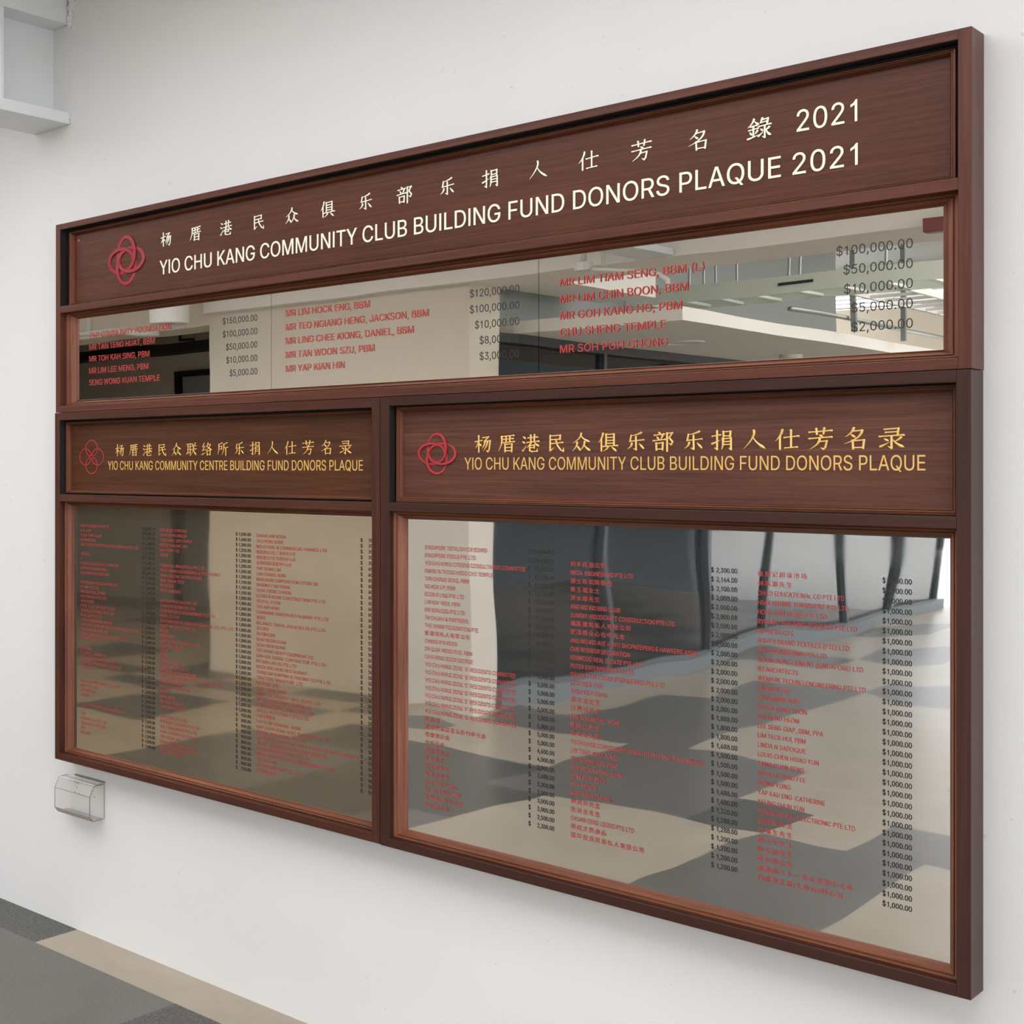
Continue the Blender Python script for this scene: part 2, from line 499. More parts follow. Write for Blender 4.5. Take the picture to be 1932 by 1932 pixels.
_glyph = {}
def glyph(ch, offset=0.0):
    """filled outline of one character (non-zero winding), its outer edges and its advance"""
    key = (ch, offset)
    if key in _glyph: return _glyph[key]
    font = FONT_CJK if ord(ch) > 0x2e80 or ch == '\u00b7' else FONT
    loops, co = outline(ch, font, offset)
    _, two = outline(ch+'H', font, 0.0); _, one = outline('H', font, 0.0)
    n = len(one)
    adv = min(p[0] for p in two[-n:]) - min(p[0] for p in one)
    if not loops:
        _glyph[key] = ([], [], [], adv); return _glyph[key]
    pts = []; eds = []
    for lp in loops:
        b = len(pts); m = len(lp)
        pts += [Vector((p[0]*10, p[1]*10)) for p in lp]
        eds += [(b+i, b+(i+1) % m) for i in range(m)]
    vo, eo, fo, _a, _b, _c = delaunay_2d_cdt(pts, eds, [], 0, 1e-5)
    vs = [(v[0]/10, v[1]/10) for v in vo]
    fs = []
    for f in fo:
        cx = sum(vs[i][0] for i in f)/len(f); cy = sum(vs[i][1] for i in f)/len(f)
        if wind(loops, cx, cy) != 0: fs.append(tuple(f))
    cnt = {}
    for f in fs:
        for i in range(len(f)):
            e = (f[i], f[(i+1) % len(f)]); cnt[tuple(sorted(e))] = cnt.get(tuple(sorted(e)), 0)+1
    be = []
    for f in fs:
        for i in range(len(f)):
            e = (f[i], f[(i+1) % len(f)])
            if cnt[tuple(sorted(e))] == 1: be.append(e)
    used = sorted(set(i for f in fs for i in f)); mp = {o: n for n, o in enumerate(used)}
    _glyph[key] = ([vs[i] for i in used], [tuple(mp[i] for i in f) for f in fs], [(mp[a], mp[b]) for a, b in be], adv)
    return _glyph[key]

def plain_stems():
    """the lettering uses a plain capital I and a figure 1 without a foot"""
    v = glyph('H')[0]
    xs_ = sorted(set(round(p[0], 4) for p in v)); lsb = xs_[0]; st = xs_[1]-xs_[0]; H = max(p[1] for p in v)
    q = [(lsb, 0), (lsb+st, 0), (lsb+st, H), (lsb, H)]
    _glyph[('I', 0.0)] = (q, [(0, 1, 2, 3)], [(0, 1), (1, 2), (2, 3), (3, 0)], 2*lsb+st)
    adv = glyph('2')[3]; adv *= 0.92; r = adv*0.62; st *= 0.94
    q = [(r-st, 0), (r, 0), (r, H), (r-st*0.62, H), (r-st*1.5, H*0.865), (r-st*2.75, H*0.785), (r-st*2.75, H*0.665), (r-st, H*0.775)]
    n = len(q)
    _glyph[('1', 0.0)] = (q, [(0, 1, 2, 3, 7), (3, 4, 7), (4, 5, 6, 7)], [(i, (i+1) % n) for i in range(n)], adv)
plain_stems()

def capheight(ch):
    v = glyph(ch)[0]
    return max(p[1] for p in v), min(p[1] for p in v)
CAP = capheight('H')[0]
_t, _b = capheight('\u56fd')
CJK, CJKB = _t-_b, _b

def text_span(s, off=0.0):
    x = 0.0; lo = 1e9; hi = -1e9
    for ch in s:
        v, f, e, adv = glyph(ch, off)
        if v:
            lo = min(lo, x+min(p[0] for p in v)); hi = max(hi, x+max(p[0] for p in v))
        x += adv
    return lo, hi

def put(bm, s, x, z, y, h, xs=1.0, align='L', width=None, thick=0.0, ext=0.0, cjk=False):
    """draw s with its base line at z on the plane y (facing -Y); ext = thickness towards the viewer in metres"""
    if thick:      # a heavier cut of the same letters
        put(bm, s, x-thick*h, z+thick*h*0.5, y-0.00002, h, xs, align, width, 0.0, ext, cjk)
        put(bm, s, x+thick*h, z-thick*h*0.5, y-0.00004, h, xs, align, width, 0.0, ext, cjk)
        thick = 0.0
    lo, hi = text_span(s, thick)
    if hi < lo: return 0
    k = h/(CJK if cjk else CAP)
    kx = width/(hi-lo) if width else k*xs
    zb = CJKB if cjk else 0.0
    off = x - lo*kx if align == 'L' else (x - hi*kx if align == 'R' else x - (lo+hi)/2*kx)
    pen = 0.0
    for ch in s:
        vs, fs, es, adv = glyph(ch, thick)
        V = [bm.verts.new((off+(pen+p[0])*kx, y-ext, z+(p[1]-zb)*k)) for p in vs]
        for f in fs: bm.faces.new([V[i] for i in f])
        if ext:
            B = {}
            for i in set(i for e in es for i in e): B[i] = bm.verts.new((V[i].co.x, y, V[i].co.z))
            for a, b in es: bm.faces.new((V[a], B[a], B[b], V[b]))
        pen += adv
    return (hi-lo)*kx

# brush-written characters for the titles: strokes on a 100 x 100 square
KAI = {
'\u6768': 'h4,62 42,69;v24,95 24,3;p24,62 16,42 3,25;d26,52 38,40;k49,84 82,88 58,62 92,67 86,18 79,4 69,14;p62,62 56,40 43,22;p77,62 69,35 52,10',
'\u539d': 'h20,88 92,94;p22,88 21,50 4,8;h34,72 88,77;v48,86 48,57;v70,88 69,57;h30,54 94,60;v42,46 42,3;z42,44 82,47 80,3;h43,26 80,28;h43,8 80,9',
'\u6e2f': 'd7,87 20,76;d3,60 16,50;t6,8 12,14 27,40;h36,78 88,83;v51,93 52,57;v72,95 70,58;h30,53 96,60;p54,56 44,38 26,25;n70,57 82,42 98,33;z46,36 72,39 70,22;h46,24 70,25;k46,36 46,8 58,3 86,4 89,20',
'\u6c11': 'z21,86 76,90 74,66;h21,66 75,69;k21,90 21,6 44,24;h21,44 88,51;k52,66 60,36 78,10 92,3 93,24',
'\u4f17': 'p50,97 40,72 6,46;n48,88 66,66 97,52;p28,50 24,28 3,3;d27,34 45,9;p68,52 62,28 42,3;n66,38 78,20 99,5',
'\u4ff1': 'p26,95 18,68 2,46;v18,66 18,3;v42,90 42,33;z42,88 82,91 82,33;h43,72 81,74;h43,57 81,58;h43,42 81,43;h27,26 99,31;p52,26 46,14 28,1;d70,24 92,3',
'\u4e50': 'p80,95 60,86 30,80;z31,82 25,51 92,58;k54,76 55,7 40,15;p34,40 28,24 12,12;d70,40 91,14',
'\u90e8': 'd25,97 35,88;h7,80 54,86;d18,74 27,60;p46,78 42,68 36,58;h2,52 60,59;v16,40 17,4;z16,38 48,42 46,5;h17,9 46,10;v68,90 68,-2;k68,88 93,91 78,66 94,46 88,32 75,38',
'\u6350': 'h3,70 38,77;k24,97 24,5 11,15;t2,33 22,42 39,52;v52,92 53,66;z52,90 84,93 82,66;h53,70 82,71;p50,58 50,25 43,3;k50,56 86,60 86,4 75,13;h51,42 85,44;h51,28 85,29',
'\u4eba': 'p48,95 42,58 4,7;n45,62 66,32 99,7',
'\u4ed5': 'p32,95 22,66 2,42;v22,64 22,3;h40,58 99,65;v68,93 68,11;h43,9 93,13',
'\u82b3': 'h5,81 95,88;v34,97 36,71;v66,99 62,73;d45,70 57,60;h5,51 95,58;k42,36 76,40 70,10 63,1 51,10;p46,54 40,28 6,1',
'\u540d': 'p44,97 34,76 11,57;z39,82 76,86;p76,86 58,52 6,25;d33,69 47,56;v40,40 42,1;z40,38 84,42 80,3;h42,7 80,8',
'\u5f55': 'z24,88 76,92 72,60;h28,74 73,77;h5,56 95,62;k50,58 50,3 36,13;d22,47 36,37;t9,11 24,19 43,31;p85,51 74,40 60,33;n55,42 72,22 98,7',
'\u9304': 'p28,97 20,78 1,60;n28,90 38,78 50,68;h14,63 40,67;h7,47 46,52;v26,64 26,13;d11,39 18,26;p43,41 38,33 33,26;t3,7 26,13 48,21;p64,95 60,84 54,72;z60,87 88,91 83,62;h57,75 84,78;h49,58 99,63;k74,59 74,3 62,11;d56,47 65,37;t48,13 56,20 67,31;p93,49 86,42 78,37;n77,43 86,24 100,9',
'\u8054': 'h3,88 46,92;v14,88 14,22;v38,90 38,1;h14,68 38,70;h14,48 38,50;t1,15 24,22 47,33;d57,95 65,80;p89,97 84,88 77,79;h54,71 95,77;h47,46 99,52;p72,74 68,40 45,5;n71,47 82,24 99,5',
'\u7edc': 'z24,95 7,67 28,70;z28,70 6,38 36,46;t2,7 18,14 35,23;p62,97 54,76 39,61;z57,82 84,85;p84,85 70,60 37,39;n53,73 74,54 99,41;v52,36 54,1;z52,34 84,38 82,3;h54,7 82,8',
'\u6240': 'p43,95 28,88 13,84;p13,84 12,44 2,5;z14,66 42,70 40,46;h14,46 41,49;p93,95 76,88 60,84;p60,86 60,46 43,3;h60,54 99,61;v80,56 80,-2',
}
def brush(bm, ch, cx, z, y, h, wscale=1.0, ext=0.002, ridge=0.0):
    """one brush-written character, h high, base at z, centred on cx"""
    S = h/100.0
    lift = [ext]
    def up():
        lift[0] += 0.000012; return lift[0]
    def seg(p, q, wp, wq):
        d = (q-p)
        if d.length < 1e-6: return
        d.normalize(); n = Vector((-d.y, d.x))
        pts = []; ex = up()
        for c, w in ((p, wp), (q, wq)):
            for s in (-1, 0, 1):
                lx = c + n*(w/2*s)
                dy = ex + (ridge*w*S if s == 0 else 0.0)
                pts.append(bm.verts.new((cx+(lx.x-50)*S, y-dy, z+lx.y*S)))
        bk = [bm.verts.new((v.co.x, y, v.co.z)) for v in (pts[0], pts[2], pts[3], pts[5])]
        a, b, c, e, f, g = pts
        for q4 in ((a, b, f, e), (b, c, g, f), (a, e, bk[2], bk[0]), (c, bk[1], bk[3], g), (a, bk[0], bk[1], c, b), (e, f, g, bk[3], bk[2])):
            bm.faces.new(q4)
    def dot(p, w):
        ex = up()
        c = bm.verts.new((cx+(p.x-50)*S, y-ex-ridge*w*S, z+p.y*S)); r = []; r2 = []
        for k in range(8):
            a = math.pi/4*k+0.4
            px, pz = p.x+w/2*math.cos(a), p.y+w/2*math.sin(a)
            r.append(bm.verts.new((cx+(px-50)*S, y-ex, z+pz*S))); r2.append(bm.verts.new((cx+(px-50)*S, y, z+pz*S)))
        for k in range(8):
            bm.faces.new((r[k], r[(k+1) % 8], c)); bm.faces.new((r[k], r2[k], r2[(k+1) % 8], r[(k+1) % 8]))
    for st in KAI[ch].split(';'):
        t = st[0]; P = [Vector([float(c) for c in q.split(',')]) for q in st[1:].split()]
        w = wscale
        if t in 'pnt' and len(P) == 3:
            A, M, B = P; C = 2*M-(A+B)/2
            Q = [(1-u)**2*A+2*u*(1-u)*C+u*u*B for u in [i/8 for i in range(9)]]
            if t == 'p': W = [9.5*w, 9*w, 8.4*w, 7.8*w, 7*w, 6*w, 4.8*w, 3.2*w, 1.2*w]
            elif t == 't': W = [9*w, 9*w, 8*w, 7*w, 6*w, 5*w, 4*w, 2.6*w, 1.2*w]
            else: W = [3*w, 4*w, 5*w, 6.2*w, 7.6*w, 9.4*w, 11.5*w, 9*w, 1.2*w]
            for i in range(8): seg(Q[i], Q[i+1], W[i], W[i+1])
            for i in range(1, 8): dot(Q[i], W[i]*0.96)
            if t != 'n': dot(Q[0], W[0])
        elif t == 'd':
            A, B = P; L = B-A
            seg(A, A+L*0.6, 2.2*w, 9.5*w); seg(A+L*0.6, B, 9.5*w, 7*w); dot(B, 7.5*w); dot(A+L*0.6, 9.4*w)
        elif t == 'h':
            A, B = P; L = B-A
            seg(A, A+L*0.15, 7.5*w, 5.6*w); seg(A+L*0.15, A+L*0.8, 5.6*w, 5.6*w); seg(A+L*0.8, B, 5.6*w, 8*w)
            dot(A, 7.5*w); dot(B-Vector((0.5, 0.8)), 9*w)
        elif t == 'v':
            A, B = P; L = B-A
            seg(A, A+L*0.15, 9*w, 7.2*w); seg(A+L*0.15, B, 7.2*w, 7.4*w); dot(A-Vector((0.6, 0)), 9.4*w); dot(B, 7.4*w)
        else:
            n = len(P)-1
            for i in range(n):
                A, B = P[i], P[i+1]; steep = abs((B-A).y) > abs((B-A).x)
                wi = (7.4 if steep else 5.8)*w
                last = t == 'k' and i == n-1
                seg(A, B, 8.5*w if last else wi, 1.2*w if last else wi)
                dot(A, (8.6 if 0 < i else 7.6)*w)
            if t == 'z': dot(P[-1], 7.4*w)

def is_cjk(s): return any(ord(c) > 0x2e80 for c in s)

# ------------------------------------------------------------------ picture-frame pieces
YFRONT = -0.075
def ring(bm_h, bm_v, o, i, prof):
    """mitred moulding between the opening o and the inner edge i (x0,x1,z0,z1); prof = [(t, y)], t 0 at o, 1 at i"""
    def loop(t, y):
        x0 = o[0]+(i[0]-o[0])*t; x1 = o[1]+(i[1]-o[1])*t; z0 = o[2]+(i[2]-o[2])*t; z1 = o[3]+(i[3]-o[3])*t
        return [(x0, y, z0), (x1, y, z0), (x1, y, z1), (x0, y, z1)]
    L = [loop(t, y) for t, y in prof]
    for side in range(4):
        bm = bm_h if side in (0, 2) else bm_v
        prev = None
        for l in L:
            p = [bm.verts.new(l[side]), bm.verts.new(l[(side+1) % 4])]
            if prev: bm.faces.new((prev[0], prev[1], p[1], p[0]))
            prev = p

def moulding(parent, o, i, y0, y1, yback, kind='title'):
    """reeded picture moulding: horizontal and vertical runs are parts of one moulding"""
    w = 1.0
    d = y1 - y0      # towards the wall (positive)
    if kind == 'title':
        prof = [(0.0, yback), (0.0, y0), (0.28, y0-0.001), (0.33, y0+0.003), (0.42, y0+0.003), (0.47, y0+0.0005),
                (0.60, y0+0.001), (0.65, y0+0.0045), (0.72, y0+0.0045), (0.77, y0+0.002), (0.97, y0+d*0.55), (1.0, y1), (1.0, yback)]
    else:
        prof = [(0.0, yback), (0.0, y0), (0.20, y0-0.002), (0.30, y0-0.001), (0.34, y0+0.004), (0.42, y0+0.005), (0.46, y0+0.002),
                (0.56, y0+0.003), (0.68, y0+0.007), (0.84, y0+0.013), (0.96, y1-0.004), (1.0, y1-0.001), (1.0, yback)]
    bh, bv = bmesh.new(), bmesh.new()
    ring(bh, bv, o, i, prof)
    m = obj('moulding', bh, mould_h, parent)
    for f in (): pass
    # join the vertical runs into the same mesh with their own grain direction and lighter tone
    me = m.data; b = bmesh.new(); b.from_mesh(me)
    off = {}
    for v in bv.verts: off[v] = b.verts.new(v.co)
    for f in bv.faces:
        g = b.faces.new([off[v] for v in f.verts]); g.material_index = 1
    bv.free()
    bmesh.ops.remove_doubles(b, verts=b.verts, dist=1e-6)
    bmesh.ops.recalc_face_normals(b, faces=b.faces)
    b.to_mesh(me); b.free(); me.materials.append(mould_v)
    return m

def slab(x0, x1, z0, z1, y0, y1):
    return bbox(x0, x1, y0, y1, z0, z1)

def lining(parent, x0, x1, z0, z1):
    bm = bmesh.new(); e = 0.0006
    box(bm, x0, x0+e, -0.0738, -0.0374, z0, z1); box(bm, x1-e, x1, -0.0738, -0.0374, z0, z1)
    box(bm, x0+e, x1-e, -0.0738, -0.0374, z1-e, z1); box(bm, x0+e, x1-e, -0.0738, -0.0374, z0, z0+e)
    box(bm, x0+e, x1-e, -0.0374, -0.0371, z0+e, z1-e)
    return obj('black_lining', bm, black_lining, parent)

def loop_emblem(parent, cx, cz, y, size, kind, width, m):
    """four-fold emblem of interlaced loops"""
    bm = bmesh.new()
    n = 72
    for q in range(4):
        rot = q*math.pi/2
        if kind == 'rings':
            a = b = 0.265*size - width/2; c0 = 0.262*size; tilt = 0.0
        else:
            a = 0.272*size - width/2; b = 0.368*size - width/2; c0 = 0.132*size; tilt = 0.0022
        rings = []
        for k in range(n):
            t = 2*math.pi*k/n
            ex, ez = a*math.cos(t), b*math.sin(t)
            # normal of the ellipse
            nx, nz = math.cos(t)/a, math.sin(t)/b
            l = math.hypot(nx, nz); nx /= l; nz /= l
            lift = tilt*math.cos(t) + (0.0026 if tilt else 0.0010)
            wv = width if kind != 'carved' else width*(0.75+0.55*abs(math.sin(t*1.0+0.6)))
            ring_ = []
            for s, hh in ((-0.5, 0.0), (-0.42, 1.0), (0.42, 1.0), (0.5, 0.0)):
                px, pz = ex+nx*wv*s, c0+ez+nz*wv*s
                X = px*math.cos(rot)+pz*math.sin(rot); Z = -px*math.sin(rot)+pz*math.cos(rot)
                ring_.append(bm.verts.new((cx+X, y-(lift if hh else lift-0.0016), cz+Z)))
            rings.append(ring_)
        for k in range(n):
            A, B = rings[k], rings[(k+1) % n]
            for j in range(3): bm.faces.new((A[j], A[j+1], B[j+1], B[j]))
            bm.faces.new((A[3], A[0], B[0], B[3]))
    return obj('emblem', bm, m, parent)

# ================================================================== upper board
UB = thing('donor_board', 'long upper wooden board with cream lettering ending in 2021 over a mirror strip', 'notice board')
E = 0.0006
X0, X1, ZT, ZB = -3.1480, -0.7225, 2.3534, 1.7283
obj('stile', bbox(X0, -3.1268, YFRONT, 0, ZB+E, ZT, bev=0.0012), wood_up_v, UB)
obj('stile', bbox(-0.7425, X1, YFRONT, 0, ZB+E, ZT, bev=0.0012), wood_up_v, UB)
obj('rail', bbox(-3.1268, -0.7425, YFRONT, 0, 2.3345, ZT, bev=0.0012), wood_up_h, UB)
obj('rail', bbox(-3.1268, -0.7425, YFRONT, -0.006, 2.0582, 2.0802, bev=0.0012), wood_up_h, UB)
obj('rail', bbox(-3.1268, -0.7425, YFRONT, 0, ZB+E, 1.7496, bev=0.0012), wood_up_h, UB)
lining(UB, -3.1268, -0.7425, 2.0802, 2.3345)
TP = obj('title_panel', slab(-3.1050, -0.7525, 2.0835, 2.3240, -0.0378, -0.008), ply_up, UB)
moulding(UB, (-3.1055, -0.7520, 2.0830, 2.3245), (-3.0950, -0.7620, 2.0915, 2.3160), -0.053, -0.0372, -0.036, 'title')
moulding(UB, (-3.1268, -0.7425, 1.7496, 2.0582), (-3.0795, -0.7742, 1.7688, 2.0374), -0.050, -0.0352, -0.034, 'mirror')
YT = -0.0379
bm = bmesh.new()
for k, ch in enumerate('杨厝港民众俱乐部乐捐人仕芳名錄'):
    brush(bm, ch, -2.6949 + k*(1.615/14), 2.2250, YT, 0.0440, 0.92, 0.0016)
put(bm, '2021', -1.0124, 2.2255, YT, 0.0432, width=0.1030, ext=0.0020)
obj('title_lettering', bm, cream_paint, TP)
bm = bmesh.new()
put(bm, 'YIO CHU KANG COMMUNITY CLUB BUILDING FUND DONORS PLAQUE 2021', -2.7208, 2.1400, YT, 0.0430, width=1.8122, ext=0.0020)
obj('title_lettering', bm, cream_paint, TP)
loop_emblem(TP, -2.862, 2.2033, YT, 0.160, 'band', 0.0125, red_emblem)
bm = bmesh.new(); lathe(bm, (-3.077, YT, 2.2960), [(0.0035, 0.0), (0.0035, -0.0006), (0.002, -0.0010)], 14, 'y')
obj('screw_plug', bm, mat('pale_wood_plug', W(160, 118, 104), 0.5), TP)

YM = -0.0350          # mirror face
YL = YM-0.0022        # name lettering stands just clear of the mirror face
YA = YM-0.0005        # amounts sit closer to it
seams = [-3.1000, -2.3059, -1.5418, -0.7600]
PAN = []
tilts = [(0.0, 0.0), (0.0, 0.0), (0.0, 0.0)]
for k in range(3):
    p = obj('mirror_panel', slab(seams[k]+0.0006, seams[k+1]-0.0006, 1.7560, 2.0500, YM, -0.029), mir_up, UB)
    PAN.append(p)

def column(parent, name, rows, x, z1, zn, n, h, xs, m, align='L', y=None, dollar=None, thick=0.0, limit=None):
    if y is None: y = YA if name == 'amount_list' else (YL if h > 0.0095 else YM-0.0010)
    bm = bmesh.new()
    pitch = (z1-zn)/(n-1)
    for k, s in enumerate(rows):
        if not s: continue
        z = z1 - pitch*k - h/2
        if dollar is not None and s[0] == '$':
            put(bm, '$', dollar, z, y, h, xs, 'L', thick=thick)
            s = s[1:].strip()
        if is_cjk(s):
            xx = x
            for ch in s:
                if ch == ' ':
                    xx += h*0.5; continue
                latin = ord(ch) < 0x2e80
                w = put(bm, ch, xx, z-h*0.05, y, h*(0.95 if latin else 1.14), 0.8 if latin else 0.92, 'L', cjk=not latin)
                xx += (w+h*0.15 if latin else h*cjk_step)
            continue
        k2 = 1.0
        if limit:
            lo, hi = text_span(s); w = (hi-lo)*xs*h/CAP
            k2 = min(1.0, limit/w)
        put(bm, s, x, z, y, h, xs*k2, align, thick=thick)
    return obj(name, bm, m, parent)
def fitx(s, h, w):
    lo, hi = text_span(s)
    return w/((hi-lo)*h/CAP)
cjk_step = 1.3
HU = 0.0182
xsu = fitx('MR TEO NGIANG HENG, JACKSON, BBM', HU, 0.4332)
xsa = fitx('$100,000.00', HU, 0.1240)
column(PAN[0], 'name_list', ['PAP COMMUNITY FOUNDATION', 'MR TAN TENG HUAT, BBM', 'MR TOH KAH SING, PBM', 'MR LIM LEE MENG, PBM', 'SENG WONG KUAN TEMPLE'],
       -3.0294, 1.9785, 1.8241, 5, HU, xsu, red_names)
column(PAN[0], 'amount_list', ['$150,000.00', '$100,000.00', '$50,000.00', '$10,000.00', '$5,000.00'], -2.3549, 1.9755, 1.8222, 5, HU, xsa, black_amounts, 'R')
column(PAN[1], 'name_list', ['MR LIM HOCK ENG, BBM', 'MR TEO NGIANG HENG, JACKSON, BBM', 'MR LING CHEE KIONG, DANIEL, BBM', 'MR TAN WOON SZU, PBM', 'MR YAP KIAN HIN'],
       -2.2566, 1.9775, 1.8226, 5, HU, xsu, red_names)
column(PAN[1], 'amount_list', ['$120,000.00', '$100,000.00', '$10,000.00', '$8,000.00', '$3,000.00'], -1.5889, 1.9740, 1.8189, 5, HU, xsa, black_amounts, 'R')
column(PAN[2], 'name_list', ['MR LIM TIAM SENG, BBM (L)', 'MR LIM CHIN BOON, BBM', 'MR GOH KANG HO, PBM', 'CHU SHENG TEMPLE', 'MR SOH POH CHONG'],
       -1.4910, 1.9764, 1.8218, 5, HU, xsu, red_names)
column(PAN[2], 'amount_list', ['$100,000.00', '$50,000.00', '$10,000.00', '$5,000.00', '$2,000.00'], -0.8216, 1.9757, 1.8234, 5, HU, xsa, black_amounts, 'R')

# ================================================================== lower left board
LB = thing('donor_board', 'lower left wooden board with four thin red rings and a bronze mirror panel', 'notice board')
X0, X1, ZT, ZB = -3.1520, -1.9352, 1.7276, 0.5768
obj('stile', bbox(X0, -3.1298, YFRONT, 0, ZB, ZT, bev=0.0012), wood_ll_v, LB)
obj('stile', bbox(-1.9590, X1-E, YFRONT, 0, ZB, ZT, bev=0.0012), wood_ll_v, LB)
obj('rail', bbox(-3.1298, -1.9590, YFRONT, 0, 1.7030, ZT, bev=0.0012), wood_ll_h, LB)
obj('rail', bbox(-3.1298, -1.9590, YFRONT, -0.006, 1.4338, 1.4574, bev=0.0012), wood_ll_h, LB)
obj('rail', bbox(-3.1298, -1.9590, YFRONT, 0, ZB, 0.5990, bev=0.0012), wood_ll_h, LB)
lining(LB, -3.1298, -1.9590, 1.4574, 1.7030)
TP = obj('title_panel', slab(-3.1220, -1.9685, 1.4630, 1.6960, -0.0378, -0.008), ply_ll, LB)
moulding(LB, (-3.1225, -1.9680, 1.4625, 1.6965), (-3.1124, -1.9780, 1.4712, 1.6882), -0.053, -0.0372, -0.036, 'title')
moulding(LB, (-3.1298, -1.9590, 0.5990, 1.4338), (-3.1039, -1.9800, 0.6182, 1.4182), -0.0520, -0.0352, -0.034, 'mirror')
bm = bmesh.new()
for k, ch in enumerate('杨厝港民众联络所乐捐人仕芳名录'):
    brush(bm, ch, -2.8907 + k*(0.8281/14), 1.5825, YT, 0.0385, 1.0, 0.0006, 0.30)
obj('title_lettering', bm, gold_paint, TP)
bm = bmesh.new()
put(bm, 'YIO CHU KANG COMMUNITY CENTRE BUILDING FUND DONORS PLAQUE', -2.9428, 1.5392, YT, 0.0278, width=0.9332, ext=0.0010)
obj('title_lettering', bm, gold_paint, TP)
loop_emblem(TP, -3.0170, 1.5808, YT, 0.1065, 'rings', 0.0034, red_carved)
MP = obj('mirror_panel', slab(-3.1100, -1.9650, 0.6100, 1.4280, YM, -0.029), mir_ll, LB)
TAG_LB = MP

HL = 0.0090
xs1 = fitx('UAT CONSTRUCTION & ENGINEERING PTE LTD', HL, 0.2563)
n1 = ['UAN FOUNDATION PTE', 'K.S. LUM', 'PORE TURF CLUB', 'OUNDATION', 'UAT CONSTRUCTION & ENGINEERING PTE LTD', '', 'WEDEN', 'R',
      'H INTERNATIONAL CO PTE LTD', 'LEONG FOUNDATION', 'ENG HNG RESTAURANT', '', 'ENG GLASS HOLDING PTE LTD', 'N TAN PTE LTD', 'IAN MEDICAL STORE',
      'HIN KWONG PTE LTD', 'UAN SENG', 'PORE. C & E TOURS PTE LTD', 'STAINLESS STEEL PTE LTD', 'N CO (S) PTE LTD', 'H SIONG ENGREG. WORKS',
      'LAKE OF FLETCHER CONTRACTOR (S) PTE LTD', 'INVESTMENT PTE LTD', 'ROWL PLAZA DEVELOPMENT PTE LTD', 'NSTRUCTION', '', 'AI MUNG',
      'R CLINIC & SURGERY', 'ELL SUPERMARKET PTE LTD', 'URANCE MANAGEMENT SERVICE', '先生及公司', '', '', 'MALAYAN INSURANCE CO. BHD', 'LING PTE LTD',
      'HEE KHOON', 'LEONG', '', 'H HUAT PROVISION & LIQUOR SHOP', '', '先生', 'HWANG CO. PTE LTD', 'CONCRETE PTE LTD', '先生', 'UA SUN']
n2 = ['KEE SWEE CHEONG', 'SEAH WAN CHEUM', 'TAN CHAY JOO FAMILY', 'PETER TAN AIK LAM', 'MAH KIAP LEE', '许光生', '', 'CHINWELL INDUSTRIAL PTE LTD',
      'HOCK MENG ENGINEERING & IRON WORKS', 'WAH CHEONG EATING HOUSE', 'GOH THIAM TECK', '李文先生夫', 'PEET CHIN KEE', '', 'L&H SUPPORTING PTE LTD',
      "CHANG'S TIONG PTE LTD", 'CONCENTRATE ENGINEERING PTE LTD', 'KUOK (S) LTD', 'EASTERN UNION TRADING & SAWMILL CO. PTE LTD', 'YORD TAI LEONG PTE LTD',
      '陈亿德', '梁阿妹先生', 'CHIP SIONG FOODS PTE LTD', 'CHEE TIAN & ROO', '王长发', '吴亚九', 'SENG KHOON', 'HORLY CO., PTE LTD', '杨厝港第四道中元会理事会同人',
      'SAN SENG GENERAL CONTRACTOR PTE LTD', 'CHO WEE CHEN', 'KIM TECK FURNITURE', '余水才', 'CHIA SWEE', 'SIN ECO PTE LTD', 'LAPAN MBYLA CO.',
      '', 'SEAH SIEW CHOON', 'PHOENIX COLOURS PTE LTD', 'SULT ENGINEERS PTE LTD', 'ASIA COMMERCIAL BANK', 'TAY BOCK HEE', 'SEAH SENG TECK KHOON', 'SHELL SINGAPORE PTE LTD', 'SEO HOCK NENG']
n3 = ['CHANG KIM KOON', 'YEO PENG SONG', 'INDUSTRIAL & COMMERCIAL FINANCE LTD', '杨厝港众心社·三角街中元会', '杨厝港合兴社·当然村中元会', '宏茂桥第四道联邻中元会',
      'YAP SIONG LIM', 'TAN CHWEE SENG', "MARUBENI CORPORATION S'PORE BR.", 'SHARIKAT NATIONAL', 'SEAH THENG CHOON', 'LEONG & WORK CONSTRUCTION PTE LTD',
      'YEOTAL STORE', 'TEO AW HENG', 'CHARMING GARDEN RESTAURANT PTE LTD', '谢亚旺', 'RELIANCE TRAVEL AGENCIES (S) PTE LTD', '李兴茶室', '新兴潮州酒楼',
      'SEAH BOON GUAN', 'SEAH SIEW KIONG', 'TAT HONG HEAVY EQUIPMENT CO.', 'SAN HOE ENGRG. CONTRACTOR  PTE LTD', 'PO BAN LAN (S) PTE LTD',
      'HOCK HOE HENG RESTAURANT', 'TWINCOM SHIPPING & TRADING CO PTE LTD', 'TRACTORS SINGAPORE  LTD', 'NG KENG JOO', 'SEAH SOON HUNG',
      'WING TAI GARMENT  MFG  (S) PTE LTD', 'YONG HENG LEONG TRADING CO', 'SPA  CONSTRUCTION (S) PTE  LTD', 'JOELLE INVESTMENT (PTE) LTD', '六宝宫理事会',
      'LAU CLAN GENERAL  ASSN.', 'HIAP GUAN GUAN HENG TEXTILE (PTE) LTD', 'SUNON  SINGAPORE  PTE LTD', 'LEE PHENG BEAUTY SALOON & CHEW HENG HOCK JOINTLY',
      'JOLIET COSMETICS MANUFACTURING CO.', 'MECH MARINE SERVICE PTE LTD', 'MIDO CONSTRUCTION & ENGINEERING PTE LTD', 'TSE THO AIK', 'OCEAN SUPPLIER PTE LTD', '许多福花园村']
